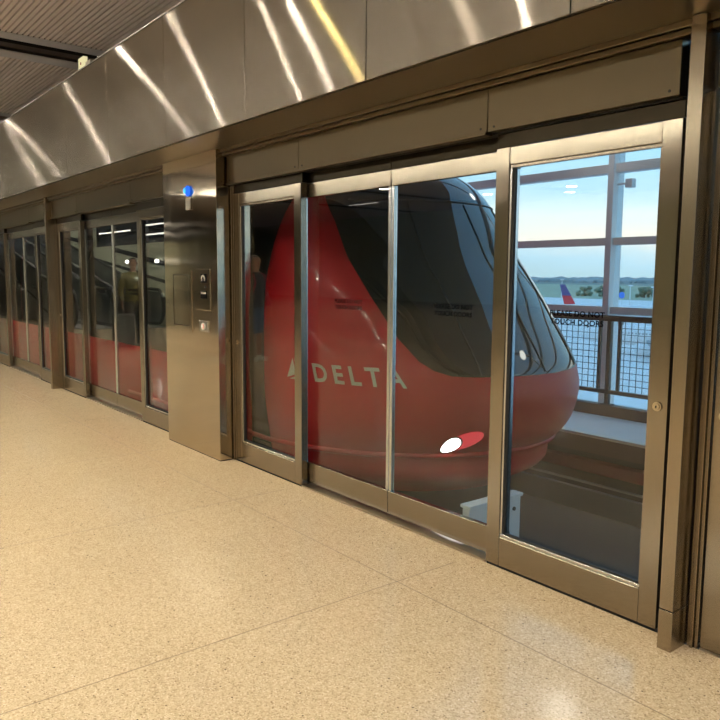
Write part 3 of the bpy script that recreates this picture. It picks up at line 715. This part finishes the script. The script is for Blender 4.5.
box_obj('housing', (-4.43, 7.04, 2.385), (-4.35, 7.12, 2.475), M_planew, bk, .004); box_obj('arm', (-4.5385, 7.06, 2.42), (-4.431, 7.09, 2.44), M_planew, bk)
# ------------------------------------------------------------------ airfield
G = -13.0
bm = BM(); add_box(bm, (-900, 8, G-1), (500, 425, G)); struct('apron', bm, M_apron, 'pale concrete airport apron below the window', 'ground')
bm = BM(); add_box(bm, (-2500, 425, G-1), (1500, 1150, G+.2)); struct('airfield', bm, M_grass, 'green airfield grass beyond the apron', 'ground')
bm = BM(); add_box(bm, (-9000, 1150, G-1), (6000, 9000, G+.1)); struct('far_ground', bm, M_far, 'hazy distant land at the horizon', 'ground')
bm = BM()
for i in range(260):
    d = random.uniform(1500, 2600); x = random.uniform(-1.15, -.1)*d
    add_sphere(bm, (x, d, G+2), random.uniform(11, 15), 1, (3.2, 1, random.uniform(.7, 1.0)))
tag(obj('tree_line', bm, M_leaffar, None), 'hazy bluish line of trees along the horizon', 'trees', kind='stuff')
def tree(x, y, hgt, label):
    t = thing('tree', label, 'tree', (x, y, G), 'dark trees on the airfield')
    bm = BM(); add_tube(bm, [(x, y, G), (x, y, G+hgt*.4)], [.35, .25], 8); obj('trunk', bm, M_trunk, t)
    bm = BM()
    for k in range(22):
        a = random.uniform(0, 2*pi); q = random.uniform(0, .55)*hgt
        add_sphere(bm, (x+cos(a)*q, y+sin(a)*q, G+hgt*random.uniform(.15, .85)*(1-.5*q/hgt)), hgt*random.uniform(.10, .19), 2)
    for v in bm.verts: v.co += noise.noise_vector(v.co*.35)*hgt*.10
    obj('foliage', bm, M_leaf, t, smooth=True)
for i in range(7): tree(-.70*470 + i*16, 470+random.uniform(-8, 8), random.uniform(8.0, 11.0), 'dark green tree on the airfield right of the aircraft tail')
def airplane(loc, rot, s, label, tail=True):
    t = thing('airplane', label, 'airplane', loc)
    Mx = Matrix.Translation(Vector(loc)) @ Matrix.Rotation(rot, 4, 'Z') @ Matrix.Scale(s, 4)
    def fin(name, bm, mat, par=t, **k):
        for v in bm.verts: v.co = Mx @ v.co
        return obj(name, bm, mat, par, **k)
    st = [(-18.5, .25, .9), (-17, .7, .75), (-14, 1.25, .45), (-10, 1.8, .15), (-5, 2, 0), (8, 2, 0), (13, 1.95, 0), (15.5, 1.6, -.15), (17.2, 1.0, -.4), (18.3, .3, -.6)]
    bm = BM(); n = 20; R = [[bm.verts.new((x, r_*cos(2*pi*k/n), 3.6+dz+r_*sin(2*pi*k/n))) for k in range(n)] for x, r_, dz in st]
    for i in range(len(R)-1):
        for k in range(n): bm.faces.new((R[i][k], R[i][(k+1) % n], R[i+1][(k+1) % n], R[i+1][k]))
    bm.faces.new(R[0]); bm.faces.new(R[-1][::-1])
    fu = fin('fuselage', bm, M_planew, smooth=True)
    bm = BM()
    for k in range(34): add_box(bm, (-11+k*.72, -2.02, 4.0), (-10.72+k*.72, 2.02, 4.3))
    fin('cabin_windows', bm, M_planeg, fu)
    for sg in (-1, 1):
        bm = BM(); add_prism_xy(bm, [(3, 1.5*sg), (-3.5, 1.5*sg), (-6.5, 16.5*sg), (-5, 16.8*sg)], 2.6, 3.0); fin('wing', bm, M_planeg)
        bm = BM(); add_prism_xy(bm, [(-13.5, .8*sg), (-17, .8*sg), (-18.6, 6*sg), (-17.2, 6.2*sg)], 4.5, 4.7); fin('tailplane', bm, M_planew)
        bm = BM(); add_tube(bm, [(3.2, 5.6*sg, 1.5), (2.6, 5.6*sg, 1.5), (-.5, 5.6*sg, 1.5), (-1.6, 5.6*sg, 1.5)], [.85, 1.05, .95, .5], 14); fin('engine', bm, M_planew, smooth=True)
    def zz(z): return -14.0-(z-5.2)*.62, -18.2-(z-5.2)*.28
    for nm, z0, z1, m in (('tail_fin_base', 5.0, 8.0, M_planer), ('tail_fin', 8.0, 11.8, M_planeb)):
        a0, b0 = zz(z0); a1, b1 = zz(z1)
        bm = BM(); add_prism(bm, [(a0, z0), (b0, z0), (b1, z1), (a1, z1)], -.16, .16)
        if nm == 'tail_fin_base': par = fin('tail_fin', bm, m)
        else: fin('fin_tip', bm, m, par)['label'] = 'navy upper tail fin'
    bm = BM()
    for (x, y) in ((13, 0), (-1.5, 2.6), (-1.5, -2.6)):
        add_tube(bm, [(x, y-.25, .5), (x, y+.25, .5)], .5, 12); add_tube(bm, [(x, y, .5), (x, y, 2.4)], .12, 8)
    fin('landing_gear', bm, M_planeg)
def add_prism_xy(bm, poly, z0, z1):
    A = [bm.verts.new((p[0], p[1], z0)) for p in poly]; B = [bm.verts.new((p[0], p[1], z1)) for p in poly]
    n = len(poly); bm.faces.new(A); bm.faces.new(B[::-1])
    for i in range(n): bm.faces.new((A[(i+1) % n], A[i], B[i], B[(i+1) % n]))
airplane((-.70*215+13.6, 215, G), radians(8), 1.0, 'parked white airplane with a navy and red tail, beyond the railing')
airplane((-.60*128+6, 128, G), radians(186), .95, 'nearer parked white airplane seen through the railing mesh')
def mast(x, y, hgt, label, group='light masts on the airfield'):
    t = thing('light_mast', label, 'light mast', (x, y, G), group)
    bm = BM(); add_tube(bm, [(x, y, G), (x, y, G+hgt)], [.28, .16], 8); obj('mast', bm, M_planew, t)
    bm = BM(); add_box(bm, (x-1.3, y-.3, G+hgt), (x+1.3, y+.3, G+hgt+.6)); obj('lamp_head', bm, M_planew, t)
for x_, y_, h_ in ((-.612, 330, 10), (-.575, 360, 9), (-.735, 380, 12.5)): mast(x_*y_, y_, h_, 'thin white light mast standing on the airfield')
bs = thing('disc_sign', 'bright blue round sign on a pole, far out on the airfield', 'sign', (-.625*300, 300, G))
bm = BM(); add_tube(bm, [(-.625*300, 300, G), (-.625*300, 300, G+7)], .15, 8); obj('pole', bm, M_planew, bs)
bm = BM(); add_disc(bm, (-.625*300, 299.7, G+6.3), 1.5, (0, -1, 0), .2, 20); obj('disc', bm, M_bluesign, bs)
for (x_, y_, w_) in ((-.66, 178, 9), (-.55, 190, 12), (-.58, 160, 6)):
    t = thing('service_vehicle', 'white airport service vehicle parked on the apron', 'vehicle', (x_*y_, y_, G), 'service vehicles on the apron')
    box_obj('body', (x_*y_-w_/2, y_-1.3, G+.6), (x_*y_+w_/2, y_+1.3, G+3.0), M_planew, t, .2); box_obj('cab', (x_*y_+w_/2+.05, y_-1.2, G+.6), (x_*y_+w_/2+2, y_+1.2, G+2.5), M_planeg, t, .2)
    bm = BM()
    for a in (-w_/3, w_/3): add_tube(bm, [(x_*y_+a, y_-1.35, G+.5), (x_*y_+a, y_+1.35, G+.5)], .5, 12)
    obj('wheels', bm, M_rubber, t)
# ------------------------------------------------------------------ people on the platform (seen mirrored in the door glass)
def skin_mesh(joints, bones, levels=2):
    me = bpy.data.meshes.new('body'); names = list(joints)
    me.from_pydata([joints[k][0] for k in names], [(names.index(a), names.index(b)) for a, b in bones], [])
    o = bpy.data.objects.new('body', me); C.objects.link(o)
    md = o.modifiers.new('skin', 'SKIN'); md.use_smooth_shade = True
    for i, k in enumerate(names):
        rr = joints[k][1]; rr = rr if isinstance(rr, tuple) else (rr, rr)
        me.skin_vertices[0].data[i].radius = rr; me.skin_vertices[0].data[i].use_root = (i == 0)
    s = o.modifiers.new('sub', 'SUBSURF'); s.levels = levels; s.render_levels = levels
    dg = bpy.context.evaluated_depsgraph_get(); dg.update()
    m2 = bpy.data.meshes.new_from_object(o.evaluated_get(dg)); bpy.data.objects.remove(o)
    return m2
def person(loc, rz, label, top_m, leg_m, shoe_m, shorts):
    t = thing('person', label, 'person', loc)
    J = {'pelvis': ((0, 0, .94), (.155, .115)), 'waist': ((0, 0, 1.08), (.135, .10)), 'chest': ((0, .01, 1.30), (.165, .115)), 'neckb': ((0, .015, 1.46), (.075, .07)),
         'neck': ((0, 0, 1.53), .052), 'jaw': ((0, -.015, 1.60), (.065, .078)), 'head': ((0, -.005, 1.69), (.078, .095)), 'crown': ((0, .01, 1.765), (.045, .055))}
    Bn = [('pelvis', 'waist'), ('waist', 'chest'), ('chest', 'neckb'), ('neckb', 'neck'), ('neck', 'jaw'), ('jaw', 'head'), ('head', 'crown')]
    for s, q in ((1, 'l'), (-1, 'r')):
        J.update({'hip'+q: ((.09*s, 0, .88), .092), 'knee'+q: ((.10*s, -.02*s, .49), .058), 'calf'+q: ((.10*s, .015, .36), .055), 'ankle'+q: ((.105*s, .03, .09), .038), 'heel'+q: ((.105*s, .04, .045), .036), 'toe'+q: ((.12*s, -.15, .03), (.036, .024)),
                  'sho'+q: ((.175*s, .015, 1.42), .062), 'elb'+q: ((.235*s, .03, 1.14), .044), 'wri'+q: ((.245*s, -.07, .92), .028), 'palm'+q: ((.245*s, -.095, .86), (.018, .036))})
        Bn += [('pelvis', 'hip'+q), ('hip'+q, 'knee'+q), ('knee'+q, 'calf'+q), ('calf'+q, 'ankle'+q), ('ankle'+q, 'heel'+q), ('heel'+q, 'toe'+q), ('chest', 'sho'+q), ('sho'+q, 'elb'+q), ('elb'+q, 'wri'+q), ('wri'+q, 'palm'+q)]
        for k, (dy, ln) in enumerate(((-.030, .072), (-.010, .082), (.010, .076), (.028, .060))):
            J['f%d%s' % (k, q)] = ((.245*s, -.098+dy, .815), .0095); J['g%d%s' % (k, q)] = ((.237*s, -.100+dy*1.15, .815-ln*.55), .0085); J['h%d%s' % (k, q)] = ((.222*s, -.098+dy*1.15, .815-ln), .0075)
            Bn += [('palm'+q, 'f%d%s' % (k, q)), ('f%d%s' % (k, q), 'g%d%s' % (k, q)), ('g%d%s' % (k, q), 'h%d%s' % (k, q))]
        J['t0'+q] = ((.235*s, -.135, .872), .0105); J['t1'+q] = ((.222*s, -.152, .838), .0095); Bn += [('wri'+q, 't0'+q), ('t0'+q, 't1'+q)]
    me = skin_mesh(J, Bn)
    bm = bmesh.new(); bm.from_mesh(me)
    Mx = Matrix.Translation(Vector(loc)) @ Matrix.Rotation(rz, 4, 'Z')
    def cover(name, pred, off, mat):
        c = bm.copy(); c.faces.ensure_lookup_table()
        bmesh.ops.delete(c, geom=[f for f in c.faces if not pred(f.calc_center_median())], context='FACES')
        c.normal_update()
        for v in c.verts: v.co += v.normal*off
        for v in c.verts: v.co = Mx @ v.co
        return obj(name, c, mat, bd, smooth=True, recalc=False)
    src = bm.copy()
    for v in src.verts: v.co = Mx @ v.co
    bd = obj('body', src, M_skin, t, smooth=True)
    arm = lambda p: abs(p.x) > .195
    cover('jacket', lambda p: (p.z > .90 and p.z < 1.49 and not (arm(p) and p.z < .93)), .022, top_m)
    cover('shorts' if shorts else 'trousers', lambda p: p.z < .99 and p.z > (.47 if shorts else .08) and not arm(p), .020, leg_m)
    cover('shoe', lambda p: p.z < .095, .012, shoe_m)
    cover('hair', lambda p: p.z > 1.60 and (p.z > 1.735 or p.y > .0) and abs(p.x) < .2, .014, M_hair)
    c = BM()
    add_sphere(c, (0, -.098, 1.655), .014, 2, (.8, 1.2, 1.5)); add_sphere(c, (.085, 0, 1.66), .02, 2, (.5, 1, 1.5)); add_sphere(c, (-.085, 0, 1.66), .02, 2, (.5, 1, 1.5))
    for v in c.verts: v.co = Mx @ v.co
    obj('face_features', c, M_skin, bd, smooth=True)
    c = BM(); add_sphere(c, (.032, -.090, 1.69), .009, 2); add_sphere(c, (-.032, -.090, 1.69), .009, 2); add_box(c, (-.022, -.099, 1.612), (.022, -.090, 1.616))
    for v in c.verts: v.co = Mx @ v.co
    obj('eyes', c, M_eye, bd)
    bm.free(); bpy.data.meshes.remove(me)
    return t, Mx
p1, Mx = person((-10.75, -.73, 0), radians(75), 'person in dark hoodie and denim shorts with a backpack, mirrored in the glass', M_hood_cloth, M_denim, M_shoe, True)
bp = thing('backpack', 'dark red backpack worn by the person in shorts', 'backpack', (-10.75, -.73, 1.2))
bm = BM(); add_sphere(bm, (0, .255, 1.22), .19, 3, (.85, .48, 1.25))
for v in bm.verts: v.co = Mx @ v.co
obj('bag', bm, M_pack, bp, smooth=True)
bm = BM()
for s in (-1, 1): add_tube(bm, [(.10*s, .17, 1.42), (.115*s, .06, 1.49), (.12*s, -.08, 1.45), (.13*s, -.135, 1.32), (.15*s, -.09, 1.15), (.14*s, .10, 1.02)], .018, 8)
for v in bm.verts: v.co = Mx @ v.co
obj('strap', bm, M_pack, bp, smooth=True)
p2, Mx2 = person((-14.35, .06, 0), radians(100), 'person in olive yellow jacket and dark trousers, mirrored in the farther doors', M_yellow, M_trouser, M_trouser, False)
sc_ = thing('suitcase', 'pale grey upright suitcase beside the person in the yellow jacket', 'suitcase', (-14.0, .35, 0))
box_obj('shell', (-14.13, .22, .05), (-13.87, .60, .68), M_case, sc_, .03)
bm = BM(); add_tube(bm, [(-14.0, .30, .68), (-14.0, .30, 1.0), (-14.0, .52, 1.0), (-14.0, .52, .68)], .012, 8); obj('handle', bm, M_esc, sc_)
bm = BM()
for a in (-14.10, -13.90):
    for b in (.26, .56): add_tube(bm, [(a-.015, b, .028), (a+.015, b, .028)], .027, 12)
obj('wheels', bm, M_rubber, sc_)
# ------------------------------------------------------------------ sky
w = bpy.data.worlds.new('sky'); scene.world = w; w.use_nodes = True
nt = w.node_tree
for n in list(nt.nodes): nt.nodes.remove(n)
out = N(nt, 'ShaderNodeOutputWorld'); bg = N(nt, 'ShaderNodeBackground', Strength=2.3)
tc = N(nt, 'ShaderNodeTexCoord'); sp = N(nt, 'ShaderNodeSeparateXYZ'); nt.links.new(tc.outputs['Generated'], sp.inputs[0])
mp = N(nt, 'ShaderNodeMapping'); mp.inputs['Scale'].default_value = (2.2, 2.2, 16); nt.links.new(tc.outputs['Generated'], mp.inputs[0])
nz = N(nt, 'ShaderNodeTexNoise', Scale=1.3, Detail=6.0); nt.links.new(mp.outputs[0], nz.inputs['Vector'])
dm = N(nt, 'ShaderNodeMath', operation='MULTIPLY_ADD'); dm.inputs[1].default_value = .075; dm.inputs[2].default_value = -.0375; nt.links.new(nz.outputs['Fac'], dm.inputs[0])
ad = N(nt, 'ShaderNodeMath', operation='ADD'); nt.links.new(sp.outputs[2], ad.inputs[0]); nt.links.new(dm.outputs[0], ad.inputs[1])
rp = N(nt, 'ShaderNodeValToRGB'); nt.links.new(ad.outputs[0], rp.inputs[0])
def lin(c): return tuple((q/255)**2.2 for q in c) + (1,)
e = rp.color_ramp.elements
e[0].position = 0; e[0].color = lin((172, 196, 208)); e[1].position = 1; e[1].color = lin((120, 165, 212))
for p, c in ((.022, (176, 204, 222)), (.040, (196, 212, 222)), (.050, (244, 227, 216)), (.085, (222, 229, 231)), (.115, (188, 216, 234)), (.16, (160, 206, 236)), (.26, (146, 196, 233))):
    q = e.new(p); q.color = lin(c)
nt.links.new(rp.outputs[0], bg.inputs[0]); nt.links.new(bg.outputs[0], out.inputs[0])
# ------------------------------------------------------------------ view
vs = scene.view_settings
scene.display_settings.display_device = 'sRGB'
vs.view_transform = 'Standard'; vs.look = 'None'; vs.exposure = 0.12; vs.gamma = 1.0; vs.use_curve_mapping = False
cy = scene.cycles
cy.use_denoising = True; cy.max_bounces = 10; cy.diffuse_bounces = 4; cy.glossy_bounces = 5; cy.transparent_max_bounces = 16
cy.sample_clamp_indirect = 6.0; cy.caustics_reflective = True; cy.caustics_refractive = False
